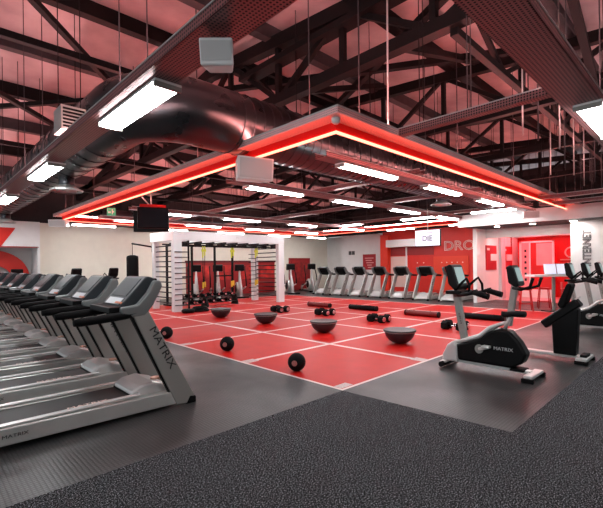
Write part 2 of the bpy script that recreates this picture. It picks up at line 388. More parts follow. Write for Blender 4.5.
for dy in (.0,.28): b.box((WX-.03,17.0+dy,2.35),(WX,17.22+dy,2.6))
tag(b.build('notice', mat('grey_notice', (70,72,72), .6)), 'small grey notices on the white wall left of the red poster', 'notice')

# ------------------------------------------------------------------ roof
b = MB(); b.prism([(-7,roofz(-7)),(9,7.0),(24,roofz(24)),(24,roofz(24)+.15),(9,7.15),(-7,roofz(-7)+.15)], -6, 26, 'yz')
struct(b.build('ceiling', ROOF), 'pitched sheet roof glowing dull red', 'roof')
for k, y in enumerate([-3.2,-.6,2.0,4.4,6.6,8.6,10.6,12.6,14.6,16.6,18.6]):
    z = roofz(y); b = MB()
    b.box((-6,y-.03,z-.32),(WX,y+.03,z-.0)); b.box((-6,y-.1,z-.34),(WX,y+.1,z-.31))
    struct(b.build('roof_purlin', BLACKST if k % 2 else GREYST), 'long steel roof purlin', 'purlin')
def truss(x, y0, y1, zb, pan, ch=.16, wb=.09):
    b = MB(); top = lambda y: roofz(y)-.42
    ys = [y0 + (y1-y0)*i/pan for i in range(pan+1)]
    b.beam((x,y0,zb), (x,y1,zb), ch, ch)
    b.beam((x,y0,top(y0)), (x,9,top(9)), ch, ch*1.3); b.beam((x,9,top(9)), (x,y1,top(y1)), ch, ch*1.3)
    for i, y in enumerate(ys):
        b.beam((x,y,zb), (x,y,top(y)), wb, wb, (0,1,0))
        if i < pan:
            y2 = ys[i+1]
            if i % 2: b.beam((x,y,zb), (x,y2,top(y2)), wb, wb, (1,0,0))
            else: b.beam((x,y,top(y)), (x,y2,zb), wb, wb, (1,0,0))
    return struct(b.build('roof_truss', BLACKST), 'black lattice roof truss', 'truss')
truss(-1.5, -5.8, 20.3, 5.1, 14)
truss(5.6, -5.8, 20.3, 5.15, 15, .2, .1)
truss(9.4, -5.8, 20.3, 5.0, 15, .17, .09)
truss(13.2, -5.8, 20.3, 5.0, 15)
truss(17.0, -5.8, 20.3, 4.9, 15)
truss(20.5, -5.8, 20.3, 4.8, 15)
# longitudinal lattice girders and wind braces
for y, z0 in ((2.6,5.0),(7.6,5.3),(13.0,5.0),(17.2,4.7)):
    b = MB(); top = roofz(y)-.5
    b.beam((1.0 if y > 7 else 5.6,y,z0),(WX,y,z0), .11, .11); b.beam((5.6,y,top),(WX,y,top), .11, .11)
    x = 5.6; k = 0
    while x < WX-1.9:
        b.beam((x,y,z0 if k%2 else top),(x+1.9,y,top if k%2 else z0), .08, .08); x += 1.9; k += 1
    struct(b.build('roof_girder', BLACKST), 'black longitudinal lattice girder under the roof', 'girder')
for p, q, r in (((-1.5,14.5,5.2),(5.6,9.5,6.3),.1),((0,9.0,5.4),(5.6,15.5,5.6),.1),((-1.5,4.5,6.2),(5.6,11.5,5.4),.1),((5.6,9.2,6.2),(9.4,2.0,6.0),.13),((5.6,2.0,5.9),(9.4,8.6,6.3),.13),
                ((9.4,6.5,5.2),(13.2,1.2,6.3),.12),((9.4,1.0,5.2),(13.2,6.8,6.4),.12),((5.6,6.0,5.2),(9.4,6.4,6.6),.12),((5.6,3.6,5.2),(9.4,3.8,6.3),.12),((5.6,1.4,6.0),(9.4,1.6,5.0),.12),
                ((13.2,7,5.2),(17,2,6),.1),((5.6,12,5.2),(9.4,16.5,5.6),.1),((9.4,12,5.2),(13.2,16.5,5.4),.1)):
    struct(MB().beam(p, q, r, r).build('roof_brace', BLACKST), 'black diagonal roof brace', 'brace')
sbox('roof_girder', (5.45,1.9,5.9), (5.75,7.6,6.02), BLACKST, 'broad black flange of the nearest roof beam', 'girder')

# ------------------------------------------------------------------ ducts
def arc_path():
    pts = [(2.45,24,4.12)]
    for y in range(23, 7, -1): pts.append((2.45,y,4.12))
    R = .8; cx, cy = 2.45+R, 5.75+R
    for i in range(9):
        a = math.pi + (math.pi/2)*i/8
        pts.append((cx+R*math.cos(a), cy+R*math.sin(a), 4.12))
    for k in range(1, 15): pts.append((cx+k, 5.75, 4.12))
    return pts
du = empty('ventilation_duct', (2.45,8,3.6), 0, 'large round silver spiral duct bending across the ceiling', 'duct')
def child(mb, name, m, par, bevel=0):
    o = mb.build(name, m, par, bevel); o.matrix_parent_inverse = Matrix.Translation(par.location).inverted(); return o
b = MB().path(arc_path(), .50, 28)
for k in range(60): b.torus((3.9+k*.2, 5.75, 4.12), .503, .012, 'x', 28, 4)
for k in range(30): b.torus((2.45, 7.4+k*.5, 4.12), .503, .012, 'y', 28, 4)
child(b, 'duct_pipe', DUCT, du)
for x in (5.5,8.5,11.5): child(MB().cyl((x,5.75,4.6),(x,5.75,roofz(5.75)-.02), .008, 5), 'hanger_rod', BLACKST, du)
for y in (9,12,15,18): child(MB().cyl((2.45,y,4.6),(2.45,y,roofz(y)-.02), .008, 5), 'hanger_rod', BLACKST, du)
# thin metal lip that follows the bend (return duct edge)
def diffuser(x, y, z, label, z1=3.75):
    d = empty('air_diffuser', (x,y,z), 0, label, 'air vent', 'round ceiling air diffusers')
    d.scale = (.8,.8,1)
    MB().lathe([(.19,.12),(.19,.2),(.19,z1-z)], 20).build('neck', DUCT, d)
    MB().lathe([(.38,0),(.40,.03),(.30,.07),(.19,.13)], 24, caps=False).build('cone', SILV, d)
    MB().lathe([(.20,.02),(.24,.0),(.24,.04),(.20,.05)], 20).build('core', WHITEP, d)
diffuser(2.45,9.7,3.33,'round white air diffuser under the duct at the left')
diffuser(2.5,17.6,3.33,'small round air diffuser at the far left edge')
diffuser(11.9,6.0,3.5,'round air diffuser hanging right of the middle under the duct',3.75)
# second, thinner return duct running under the far roof
dv = empty('ventilation_duct', (13.5,18.9,3.72))
child(MB().path([(6.2,18.9,4.0),(20.8,18.9,4.0)], .28, 18), 'duct_pipe', DUCT, dv)
for x in (7,10,13,16,19): child(MB().cyl((x,18.9,4.2),(x,18.9,roofz(18.9)-.02), .01, 5), 'hanger_rod', BLACKST, dv)
tag(dv, 'slim silver duct high along the far left wall', 'duct')
vb = empty('grille_box', (1.72,6.6,3.66), 0, 'small square grille box on top of the left cable tray', 'grille box')
b = MB(); b.box((-.16,-.2,0),(.16,.2,.34)); b.m = 1
for k in range(6): b.box((-.14,-.215,.03+k*.05),(.14,-.2,.055+k*.05))
b.build('box', [SILV, BLACK], vb)

# ------------------------------------------------------------------ cable trays and lamps
def tray(axis, fix, a, bnd, z, w, label, h=.09, m=None, up=False):
    mid = ((a+bnd)/2)
    o = empty('cable_tray', (fix, mid, z) if axis == 'y' else (mid, fix, z), 0, label, 'cable tray')
    L = (bnd-a)/2
    b = MB()
    if axis == 'y':
        b.box((-w/2,-L,0),(w/2,L,.004)); b.box((-w/2,-L,0),(-w/2+.006,L,h)); b.box((w/2-.006,-L,0),(w/2,L,h))
    else:
        b.box((-L,-w/2,0),(L,w/2,.004)); b.box((-L,-w/2,0),(L,-w/2+.006,h)); b.box((-L,w/2-.006,0),(L,w/2,h))
    b.build('channel', m or PERF, o)
    for s in (-1,1):
        b = MB()
        if axis == 'y': b.box((s*w/2-.008,-L,h),(s*w/2+.008,L,h+.012))
        else: b.box((-L,s*w/2-.008,h),(L,s*w/2+.008,h+.012))
        b.build('lip', SILVL, o)
    if up:
        (MB().box((-.03,-L,.05),(.03,L,.075)) if axis == 'y' else MB().box((-L,-.03,.05),(L,.03,.075))).build('unseen_uplight', PINKUP, o)  # added glowing strip hidden in the channel, lights the roof from below
    n = max(2, int((bnd-a)/2.6)); 
    for k in range(n+1):
        t = -L + 2*L*(k+.5)/(n+1)
        p = (0,t) if axis == 'y' else (t,0)
        yy = mid+t if axis == 'y' else fix
        for s in (-1,1):
            q = (s*w*.45, t) if axis == 'y' else (t, s*w*.45)
            MB().cyl((q[0],q[1],h*.5),(q[0],q[1],roofz(yy)-z-.05), .007, 5).build('rod', GREYST if k%2 else BLACKST, o)
    return o
def make_lamp():
    o = empty('strip_light', (0,0,0), 0)
    MB().box((-.8,-.12,.045),(.8,.12,.07)).build('housing', WHITEP, o)
    b = MB(); b.prism([(-.115,.045),(-.1,.012),(-.05,0),(.05,0),(.1,.012),(.115,.045)], -.76, .76, 'yz')
    b.build('lens', LENS, o)
    for s in (-1,1): MB().box((s*.78-.02,-.12,.0),(s*.78+.02,.12,.046)).build('end_cap', SATIN, o)
    return o
LAMP = make_lamp(); index(LAMP); USED = [False]
def lamp(x, y, z, axis, label, sx=1., sy=1.):
    if not USED[0]: o = LAMP; USED[0] = True
    else: o = copy_tree(LAMP)
    o.location = (x,y,z-.075); o.rotation_euler = (0,0,math.pi/2 if axis == 'y' else 0); o.scale = (sx, sy, 1)
    tag(o, label, 'strip light', 'fluorescent strip lights under the cable trays')
ZT = 3.5
tray('y', 1.75, -4, 19.8, ZT, .33, 'wide perforated cable tray running along the upper left', up=True)
ordn = ['first','second','third','fourth','fifth','sixth']
for k, y in enumerate((4.5,8.6,12.6,16.2)):
    lamp(1.83, y, ZT, 'y', 'white strip light under the left cable tray, %s from the camera' % ordn[k], 1.0, 1.15)
lamp(1.83, 19.0, ZT, 'y', 'white strip light under the left cable tray, extra one added out of view by the far wall')  # extra lamp outside the view, added to brighten the white bulkhead
lamp(1.83, .4, ZT, 'y', 'white strip light under the left cable tray, added out of view above the viewer')  # unseen lamp added to light the foreground, continues the row
tray('x', 1.08, 2.2, 15.9, ZT, .36, 'wide perforated cable tray in the upper right corner', up=True)
for k, x in enumerate((6.3,9.8,13.2)):
    lamp(x, 1.02, ZT, 'x', 'white strip light under the upper right cable tray, %s along' % ordn[k], 1, 1.15)
tray('y', 5.15, 1.2, 3.2, ZT+.05, .12, 'narrow pinkish cable tray joining the red rail to the right tray', m=PERF)
ROWS = [(4.65,[6.35,9.3,12.2]),(7.35,[6.3,9.2,12.0,15.0]),(12.8,[6.2,9.25,12.5,16.0]),(15.7,[6.4,9.3,12.4,15.6]),(18.2,[5.6,9.0,12.4,15.8,19.0])]
rn = ['nearest row','second row','third row','fourth row','added last row by the wall']  # the row by the wall is added to brighten the warm grey paint
for r, (y, xs) in enumerate(ROWS):
    tray('x', y, 5.0, 17.4, ZT, .26, ['perforated cable tray over the nearest lamp row inside the red ring','perforated cable tray over the second lamp row inside the red ring','perforated cable tray over the third lamp row above the rig','perforated cable tray over the farthest lamp row behind the rig','perforated cable tray over the added lamp row beside the warm grey wall'][r])
    for k, x in enumerate(xs):
        lamp(x, y, ZT, 'x', 'white strip light in the %s, %s from the left' % (rn[r], ordn[k]), 1.1, .85)
for r, (x, ys) in enumerate(((15.2,[5.6,8.6,12.4]),(19.2,[8.4,12.0]))):
    tray('y', x, 4.4, 19.6, ZT+.12, .22, ['cable tray crossing just inside the far red rail','cable tray above the far treadmills'][r])
    for k, y in enumerate(ys):
        lamp(x, y, ZT+.12, 'y', 'white strip light %s, %s from the right' % (['inside the far red rail','above the far treadmills'][r], ordn[k]), 1.1, 1)
tray('y', 7.9, 4.4, 17.0, ZT+.12, .2, 'grey cable tray crossing the lamp rows above the ball rows')
tray('y', 11.0, 4.4, 17.0, ZT+.12, .2, 'grey cable tray crossing the middle of the lamp rows')
tray('y', 13.2, 1.2, 4.0, ZT+.02, .2, 'perforated cable tray joining the red rail at the far right')
tray('y', 14.6, 1.2, 4.0, ZT-.0, .2, 'second perforated cable tray at the far right near the fascia')
# round downlights in the black soffit
for k, (x, y) in enumerate(((17.0,6.2),(17.0,4.9),(17.0,3.6),(18.6,5.2),(18.6,6.6))):
    d = empty('downlight', (x,y,3.15), 0, 'small round downlight in the black soffit, %s' % ['front left','front middle','front right','rear right','rear left'][k], 'downlight', 'downlights in the black soffit')
    MB().lathe([(.11,0),(.11,.02)], 16).build('rim', WHITEP, d)
    MB().lathe([(.10,-.004),(.10,.0)], 16).build('lens', mat('downlight_lens', (255,240,230), .4, emit=(255,240,235), es=110), d)

# the red lit ring
RI0, RI1, RJ0, RJ1 = 4.02, 18.05, 3.44, 17.5
rg = empty('light_rail', (RI0,RJ0,ZT), 0, 'square suspended ring of perforated rail with a red lit channel', 'light rail')
def rseg(fn, name, m, bevel=0):
    b = MB(); fn(b); child(b, name, m, rg, bevel)
W = .25
def rect_ring(b, x0, x1, y0, y1, d, z0, z1):
    # ring strip between outer rect and rect inset by d
    b.box((x0,y0,z0),(x1,y0+d,z1)); b.box((x0,y1-d,z0),(x1,y1,z1)); b.box((x0,y0+d,z0),(x0+d,y1-d,z1)); b.box((x1-d,y0+d,z0),(x1,y1-d,z1))
rseg(lambda b: rect_ring(b, RI0-.05, RI1+.05, RJ0-.05, RJ1+.05, W, 3.655, 3.66), 'perforated_panel', PERFR)
rseg(lambda b: rect_ring(b, RI0-.06, RI1+.06, RJ0-.06, RJ1+.06, .012, 3.735, 3.755), 'outer_lip', SILVL)
rseg(lambda b: rect_ring(b, RI0-.055, RI1+.055, RJ0-.055, RJ1+.055, .008, 3.65, 3.735), 'side_panel', PERFR)
rseg(lambda b: rect_ring(b, RI0+W-.06, RI1-W+.06, RJ0+W-.06, RJ1-W+.06, .03, 3.50, 3.66), 'red_channel', REDCH)
rseg(lambda b: rect_ring(b, RI0+W-.10, RI1-W+.10, RJ0+W-.10, RJ1-W+.10, .035, 3.485, 3.515), 'led_strip', REDLED)
rseg(lambda b: rect_ring(b, RI0+.08, RI1-.08, RJ0+.08, RJ1-.08, .04, 3.70, 3.73), 'unseen_uplight', REDGLOW)
for k in range(5):
    for (x, y) in ((RI0+.1, RJ0+.6+k*3.1), (RI0+.6+k*3.1, RJ0+.1)):
        child(MB().cyl((x,y,3.66),(x,y,roofz(y)-.05), .009, 5), 'rod', GREYST, rg)
for k in range(5):
    for (x, y) in ((RI1-.1, RJ0+.6+k*3.1), (RI0+.6+k*3.1, RJ1-.1)):
        child(MB().cyl((x,y,3.66),(x,y,roofz(y)-.05), .009, 5), 'rod', GREYST, rg)

# free hanging cables
for k, (x, y, z0) in enumerate(((6.9,1.9,3.3),(8.1,1.9,3.4),(9.3,2.1,3.3),(10.5,2.2,3.35),(11.5,2.0,3.3),(12.5,2.4,3.4),(13.5,2.2,3.4),(7.5,2.3,3.6),(10.0,1.6,3.6),(11.9,3.0,3.7),(14.3,2.6,3.8))):
    tag(MB().cyl((x,y,z0+.25),(x+.02,y,roofz(y)), .012, 6).build('suspension_cable', SILV if k%2 else GREYST), 'thin vertical wire hanging from the roof at the upper right', 'wire', 'thin wires at the upper right')
tag(MB().cyl((5.35,3.55,3.74),(5.3,3.5,roofz(3.5)), .014, 6).build('suspension_pole', SILVL), 'pale straight pole from the roof to the red rail near its front corner', 'pole')

# speakers
def speaker(x, y, z, rz, w, h, d, label, top, tilt=0, pinkside=False):
    o = empty('speaker', (x,y,z), rz, label, 'speaker')
    b = MB(); b.add([(-w/2,-d/2,0),(w/2,-d/2,0),(w*.36,d/2,.03),(-w*.36,d/2,.03),(-w/2,-d/2-.05,h),(w/2,-d/2-.05,h),(w*.36,d/2,h),(-w*.36,d/2,h)],
        [(0,3,2,1),(4,5,6,7),(0,1,5,4),(1,2,6,5),(2,3,7,6),(3,0,4,7)])
    b.build('cabinet', WHITEP, o, .015)
    b = MB(); b.add([(-w*.44,-d/2-.012,.03),(w*.44,-d/2-.012,.03),(w*.44,-d/2-.055,h-.03),(-w*.44,-d/2-.055,h-.03)], [(0,1,2,3)])
    b.build('grille', mat('speaker_grille', (200,200,198), .7), o)
    MB().path([(-w*.25,0,h),(-w*.2,0,top-z-.01),(w*.2,0,top-z-.01),(w*.25,0,h)], .008, 6).build('bracket', BLACK, o)
speaker(1.78, 2.74, 3.24, -.75, .26, .19, .2, 'white wedge speaker hanging under the upper left cable tray', 3.5)
speaker(4.08, 5.35, 3.08, -.30, .62, .36, .34, 'white wedge speaker hanging under the front red rail', 3.5)
speaker(15.3, 4.5, 3.2, -1.0, .5, .24, .34, 'white speaker under the far right corner of the red rail', 3.5)
speaker(4.05, 16.9, 3.2, -.7, .6, .26, .45, 'white speaker under the far left corner of the red rail', 3.5)
s = empty('motion_sensor', (4.12,3.55,3.58), 0, 'white rounded sensor at the front corner of the red rail', 'sensor')
MB().lathe([(.03,-.0),(.055,.02),(.06,.05),(.065,.13),(.055,.15)], 18).build('body', WHITEP, s)
MB().cyl((0,0,.14),(0,0,.17), .012, 6).build('stem', SATIN, s)

# hanging TVs
tv = empty('television', (4.8,10.7,2.74), math.radians(-28), 'dark television hanging from a red bracket under the left red rail', 'television')
tv.scale = (.8,1,.95); tv.rotation_euler = (math.radians(-9),0,math.radians(-20))
MB().box((-.5,-.04,0),(.5,.04,.62)).build('casing', BLACK, tv, .01)
MB().box((-.46,-.046,.04),(.46,-.04,.58)).build('screen', SCREEN, tv)
MB().box((-.42,-.05,.62),(.42,.12,.70)).build('bracket', REDPL, tv)
MB().cyl((-.1,.05,.7),(-.35,.05,.95), .02, 8).build('pole', SILVL, tv)
tv2 = empty('television', (5.1,11.5,2.72), math.radians(140), 'second dark television back to back with the first under the red rail', 'television')
MB().box((-.5,-.04,0),(.5,.04,.62)).build('casing', BLACK, tv2, .01)
MB().box((-.46,-.046,.04),(.46,-.04,.58)).build('screen', SCREEN, tv2)
MB().box((-.3,-.03,.62),(.3,.05,.68)).build('bracket', REDPL, tv2)
MB().cyl((0,0,.68),(0,0,1.3), .02, 8).build('pole', SILVL, tv2)
tv3 = empty('television', (13.0,7.06,2.3), math.radians(-90), 'bright white display screen hanging over the far treadmills', 'television')
MB().box((-.48,-.03,0),(.48,.04,.58)).build('casing', BLACK, tv3, .008)
MB().box((-.46,-.036,.02),(.46,-.03,.56)).build('screen', TVSCR, tv3)
text('screen_writing', 'DIE', .26, INK, tv3, (0,-.04,.27), (1,0,0), (0,0,1), outline=.008)
b = MB(); 
for k in range(9): b.box((-.2+k*.045,-.039,.46),(-.17+k*.045,-.036,.49))
b.build('screen_heading', mat('pink_print', (190,80,120), .5), tv3)
MB().cyl((0,0,.58),(0,0,1.3), .02, 8).build('pole', SILV, tv3)
ex = empty('exit_sign', (4.75,13.7,3.38), math.radians(-40), 'small green exit sign hanging under the left red rail', 'exit sign')
ex.scale = (.6,1,1)
MB().box((-.22,-.02,0),(.22,.02,.24)).build('panel', GREEN, ex)
b = MB(); b.box((-.16,-.026,.08),(-.02,-.02,.13)); b.box((.04,-.026,.04),(.08,-.02,.2)); b.box((.08,-.026,.1),(.15,-.02,.14)); b.build('symbol', WHITEP, ex)
for q in (-.15,.15): MB().cyl((q,0,.24),(q,0,.5), .006, 5).build('chain', GREYST, ex)

# ------------------------------------------------------------------ treadmill
def make_treadmill():
    r = empty('treadmill')
    for s in (-1,1):
        y0, y1 = (s*.45, s*.31) if s < 0 else (s*.31, s*.45)
        MB().prism([(-1.09,.06),(.98,.03),(.86,.19),(-1.06,.225),(-1.1,.2)], y0, y1).build('side_rail', SILV, r, .012)
        MB().box((-1.04,y0+.025,.226),(.42,y1-.025,.24)).build('foot_strip', SILVL, r, .004)
    MB().box((-1.02,-.31,.14),(.5,.31,.205)).build('running_belt', BELT, r, .01)
    MB().box((-1.08,-.31,.05),(.7,.31,.14)).build('deck', BLACK, r)
    h = MB().prism([(.34,.15),(.36,.26),(.44,.31),(.60,.33),(.78,.27),(.90,.16),(.93,.05),(.34,.05)], -.31, .31).build('motor_hood', SILVL, r, .03)
    MB().box((.36,-.30,.16),(.345,.30,.22)).build('hood_vent', BLACK, h)
    b = MB(); b.lathe([(.06,0),(.06,.02)], 16, (.62,-.35,.37), 'z'); b.build('emergency_disc', mat('copper_disc', (196,150,128), .4), r)
    for s in (-1,1):
        y0, y1 = (-.455,-.385) if s < 0 else (.385,.455)
        u = MB().prism([(.84,.02),(1.06,.0),(1.08,.10),(.50,1.21),(.32,1.17)], y0, y1).build('upright', SATIN, r, .012)
        MB().prism([(.805,.06),(.84,.03),(.32,1.17),(.285,1.17)], y0+.012, y1-.012).build('trim_strip', BLACK, u)
        MB().prism([(.97,0),(1.1,0),(1.1,.075),(1.02,.09)], y0-.006, y1+.006).build('foot', RUB, r, .006)
    d = V((.57,0,-1.13)).normalized(); up = V((1.13,0,.57)).normalized()
    text('lettering', 'MATRIX', .125, LETD, r, (.67,-.458,.74), d, up, ext=.002, sx=1.28)
    text('lettering', 'MATRIX', .125, LETD, r, (.67,.458,.74), -d, up, ext=.002, sx=1.28)
    for s in (-1,1):
        y0, y1 = (-.46,-.37) if s < 0 else (.37,.46)
        MB().prism([(.20,1.18),(.34,1.13),(.47,1.14),(.57,1.26),(.68,1.47),(.66,1.54),(.58,1.54),(.50,1.40),(.38,1.27),(.20,1.25)], y0, y1).build('console_arm', ARM, r, .02)
        MB().path([(-.27,s*.415,1.125),(-.2,s*.415,1.13),(.05,s*.415,1.145),(.25,s*.415,1.16),(.38,s*.415,1.18)], [.034,.045,.047,.047,.045], 12).build('handrail', RUB, r)
    MB().path([(.30,-.40,1.2),(.26,-.2,1.18),(.26,.2,1.18),(.30,.40,1.2)], .03, 10).build('crossbar', RUB, r)
    c = MB().prism([(.24,1.22),(.23,1.26),(.52,1.575),(.56,1.59),(.64,1.56),(.65,1.50),(.50,1.32),(.36,1.20)], -.33, .33).build('console', SLATE, r, .015)
    MB().prism([(.38,1.18),(.51,1.31),(.665,1.50),(.65,1.565),(.68,1.56),(.70,1.48),(.54,1.26),(.40,1.15)], -.29, .29).build('back_cover', BLACK, c, .01)
    n = V((-.315,0,.29)).normalized()
    def face(t0, t1, y0, y1, nm, m, off=.006):
        a, bb = V((.23,0,1.26)), V((.52,0,1.575)); p = a.lerp(bb, t0)+n*off; q = a.lerp(bb, t1)+n*off
        p2, q2 = p-n*.012, q-n*.012
        return MB().prism([(p.x,p.z),(q.x,q.z),(q2.x,q2.z),(p2.x,p2.z)], y0, y1).build(nm, m, c)
    face(.32, .95, -.25, .25, 'screen', SCREEN)
    face(.04, .25, -.23, .23, 'keypad', PANEL)
    face(.06, .12, -.30, -.10, 'button_row', mat('orange_buttons', (190,110,80), .5), .012)
    MB().box((.10,-.36,1.19),(.36,.36,1.255)).build('console_tray', BLACK, r, .01)
    text('deck_lettering', 'MATRIX', .075, LETW, r, (-.12,-.335,.242), (1,0,0), (0,1,0), ext=.001, sx=1.5)
    text('deck_lettering', 'MATRIX', .045, LETD, r, (-.78,-.455,.14), (1,0,0), (0,0,1), ext=.001, sx=1.3)
    return r
tm = make_treadmill(); index(tm)
lt = ['silver treadmill in the left row, nearest to the camera'] + ['silver treadmill in the left row, %s from the camera' % w for w in ('second','third','fourth','fifth','sixth','seventh','eighth','ninth','tenth')]
for k in range(9):
    o = tm if k == 0 else copy_tree(tm)
    o.location = (1.49, 5.02+1.38*k, 0); o.scale = (1,.91,1); tag(o, lt[k], 'treadmill', 'treadmills in the left row')
fl = ['farthest left','second from the left','third from the left','fourth from the left','fifth from the left','sixth from the left','seventh from the left','eighth from the left, partly behind the bike console']
for k in range(7):
    o = copy_tree(tm); o.location = (18.05, 16.15-1.30*k, 0); o.rotation_euler = (0,0,math.pi)
    tag(o, 'treadmill in the far row, %s' % fl[k], 'treadmill', 'treadmills in the far row')

# ------------------------------------------------------------------ upright exercise bike
def make_bike():
    r = empty('exercise_bike')
    MB().path([(.74,-.27,.055),(.74,.27,.055)], .045, 10).build('front_foot', BLACK, r)
    MB().box((.70,-.2,.06),(.80,.2,.10)).build('front_stabiliser', SILVL, r, .01)
    MB().beam((.72,0,.115),(-.7,0,.095), .12, .05).build('bottom_rail', SILVL, r, .012)
    rf = MB().box((-.80,-.26,.055),(-.66,.26,.10)).build('rear_foot', SILVL, r, .012)
    for s in (-1,1): MB().box((-.82,s*.27-.03,.0),(-.64,s*.27+.03,.06)).build('rubber_foot', RUB, r, .008)
    MB().box((-.62,-.12,.1),(-.4,.12,.13)).build('rubber_pad', RUB, r, .008)
    MB().prism([(.50,.13),(.55,.38),(.35,.44),(.12,.52),(-.08,.66),(-.24,.70),(-.40,.68),(-.56,.52),(-.66,.36),(-.60,.22),(-.42,.13)], -.11, .11).build('flywheel_shroud', BLACK, r, .035)
    MB().prism([(.50,.10),(.50,.36),(.58,.44),(.70,.36),(.79,.2),(.80,.09)], -.125, .125).build('front_cover', SILVL, r, .03)
    for s in (-1,1):
        MB().path([(.52,s*.1,.42),(.33,s*.1,.48),(.10,s*.1,.56),(-.08,s*.1,.70),(-.24,s*.09,.77),(-.32,s*.08,.78)], [.02,.032,.036,.034,.026,.016], 10).build('side_trim', SILVL, r)
    MB().beam((.40,0,.36),(.575,0,1.26), .09, .12, (1,0,0)).build('mast', SATIN, r, .012)
    c = MB().prism([(.50,1.26),(.43,1.30),(.55,1.66),(.60,1.685),(.67,1.65),(.62,1.36)], -.20, .20).build('console', BLACK, r, .02)
    MB().prism([(.448,1.37),(.535,1.63),(.53,1.635),(.442,1.375)], -.14, .14).build('screen', SCRL, c)
    MB().box((.36,-.22,1.20),(.66,.22,1.26)).build('console_tray', BLACK, r, .015)
    for s in (-1,1):
        MB().path([(.56,s*.06,1.18),(.42,s*.18,1.19),(.22,s*.26,1.22),(.05,s*.27,1.27)], [.032]*4, 9).build('handlebar', BLACK, r)
        MB().path([(.12,s*.27,1.25),(-.14,s*.27,1.19)], [.042,.048], 10).build('grip', RUB, r)
        MB().path([(.50,s*.17,1.26),(.34,s*.21,1.40),(.26,s*.22,1.46),(.20,s*.24,1.36),(.20,s*.26,1.24)], [.022]*5, 8).build('upper_grip', RUB, r)
        a = MB().beam((.10,s*.14,.36),(-.06,s*.16,.40) if s > 0 else (.26,s*.16,.30), .03, .045).build('crank', SILVL, r, .008)
        px, pz = (-.06,.42) if s > 0 else (.26,.29)
        MB().box((px-.06,s*.16-(.02 if s > 0 else .1),pz-.02),(px+.07,s*.16+(.1 if s > 0 else .02),pz+.02)).build('pedal', SILV if s > 0 else BLACK, r, .01)
    MB().lathe([(.07,-.13),(.07,.135)], 16, (.10,0,.36), 'y').build('crank_hub', SATIN, r)
    MB().path([(-.28,0,.68),(-.40,0,.90)], .032, 10).build('seat_post', SILVL, r)
    # saddle: wide at the rear, narrow nose
    b = MB(); vs = []; prof = [(-.24,.03),(-.28,.055),(-.34,.08),(-.42,.12),(-.50,.145),(-.57,.14),(-.61,.09)]
    m = 10
    for x, w in prof:
        for j in range(m):
            a = 2*math.pi*j/m; vs.append((x, w*math.cos(a), .91+.05*math.sin(a)*(1 if math.sin(a) > 0 else .8)+(.02 if x < -.4 else 0)))
    k = len(prof)
    b.add(vs, [(i*m+j, i*m+(j+1)%m, (i+1)*m+(j+1)%m, (i+1)*m+j) for i in range(k-1) for j in range(m)]+[list(range(m)), [(k-1)*m+j for j in range(m)]], True)
    b.build('saddle', RUB, r)
    text('lettering', 'MATRIX', .07, LETS, r, (-.30,.113,.40), (-1,0,0), (0,0,1), ext=.002, sx=1.25)
    text('mast_lettering', 'MATRIX', .05, LETD, r, (.478,.048,.80), (.19,0,.98), (-.98,0,.19), ext=.001)
    return r
bk = make_bike(); index(bk)
bl = ['black and silver upright exercise bike nearest to the camera at the right','upright exercise bike at the far right, left of the three consoles','upright exercise bike at the far right, middle of the three consoles','upright exercise bike at the far right edge of the picture','exercise bike by the warm grey wall at the far left','exercise bike by the warm grey wall, right of the far left one','exercise bike in front of the red curved graphic at the far left']
for k, (x, y, rz) in enumerate(((6.5,2.53,90),(12.1,2.15,90),(13.6,2.1,90),(15.1,2.05,90),(4.7,18.5,-70),(6.1,18.4,-70),(2.9,19.2,-80))):
    o = bk if k == 0 else copy_tree(bk)
    o.location = (x,y,0); o.rotation_euler = (0,0,math.radians(rz)); o.scale = (.88,1,1); tag(o, bl[k], 'exercise bike', 'exercise bikes')

# ------------------------------------------------------------------ recumbent style bike
r = empty('recumbent_bike', (8.2,2.5,0), math.radians(90), 'black machine with a slanted padded top and white base rail behind the nearest bike', 'exercise bike')
MB().beam((.75,0,.09),(-.9,0,.08), .14, .05).build('bottom_rail', SILVL, r, .012)
MB().box((-.98,-.27,.04),(-.82,.27,.10)).build('rear_foot', SILVL, r, .012)
for s in (-1,1): MB().box((-1.0,s*.26-.04,0),(-.81,s*.26+.04,.06)).build('rubber_foot', RUB, r, .01)
MB().box((-.96,-.14,.1),(-.86,.14,.14)).build('rubber_pad', RUB, r, .01)
MB().box((.68,-.28,0),(.80,.28,.08)).build('front_foot', BLACK, r, .012)
MB().prism([(-.46,.10),(-.44,.62),(-.74,.90),(-.84,.90),(-.80,.10)], -.10, .10).build('pillar', BLACK, r, .02)
MB().beam((-.30,0,.58),(-.84,0,1.02), .22, .15).build('slanted_body', BLACK, r, .03)
for s in (-1,1): MB().beam((-.33,s*.07,.68),(-.84,s*.07,1.10), .03, .025).build('track', SILVL, r, .006)
MB().prism([(.15,.12),(.22,.36),(.50,.45),(.72,.35),(.78,.12)], -.11, .11).build('flywheel_shroud', BLACK, r, .04)
MB().beam((.30,0,.5),(.18,0,1.28), .09, .11, (1,0,0)).build('mast', SATIN, r, .012)
c = MB().prism([(.12,1.24),(.06,1.28),(.16,1.62),(.20,1.65),(.28,1.62),(.24,1.32)], -.19, .19).build('console', BLACK, r, .02)
MB().prism([(.073,1.35),(.147,1.60),(.142,1.605),(.067,1.355)], -.13, .13).build('screen', SCRL, c)
for s in (-1,1):
    MB().path([(.2,s*.06,1.22),(.02,s*.2,1.2),(-.15,s*.25,1.26),(-.2,s*.25,1.42)], [.024,.024,.026,.03], 9).build('handlebar', RUB, r)
MB().prism([(-.58,.90),(-.64,.92),(-.76,1.30),(-.73,1.34),(-.68,1.32),(-.54,.96)], -.16, .16).build('seat_back', RUB, r, .03)

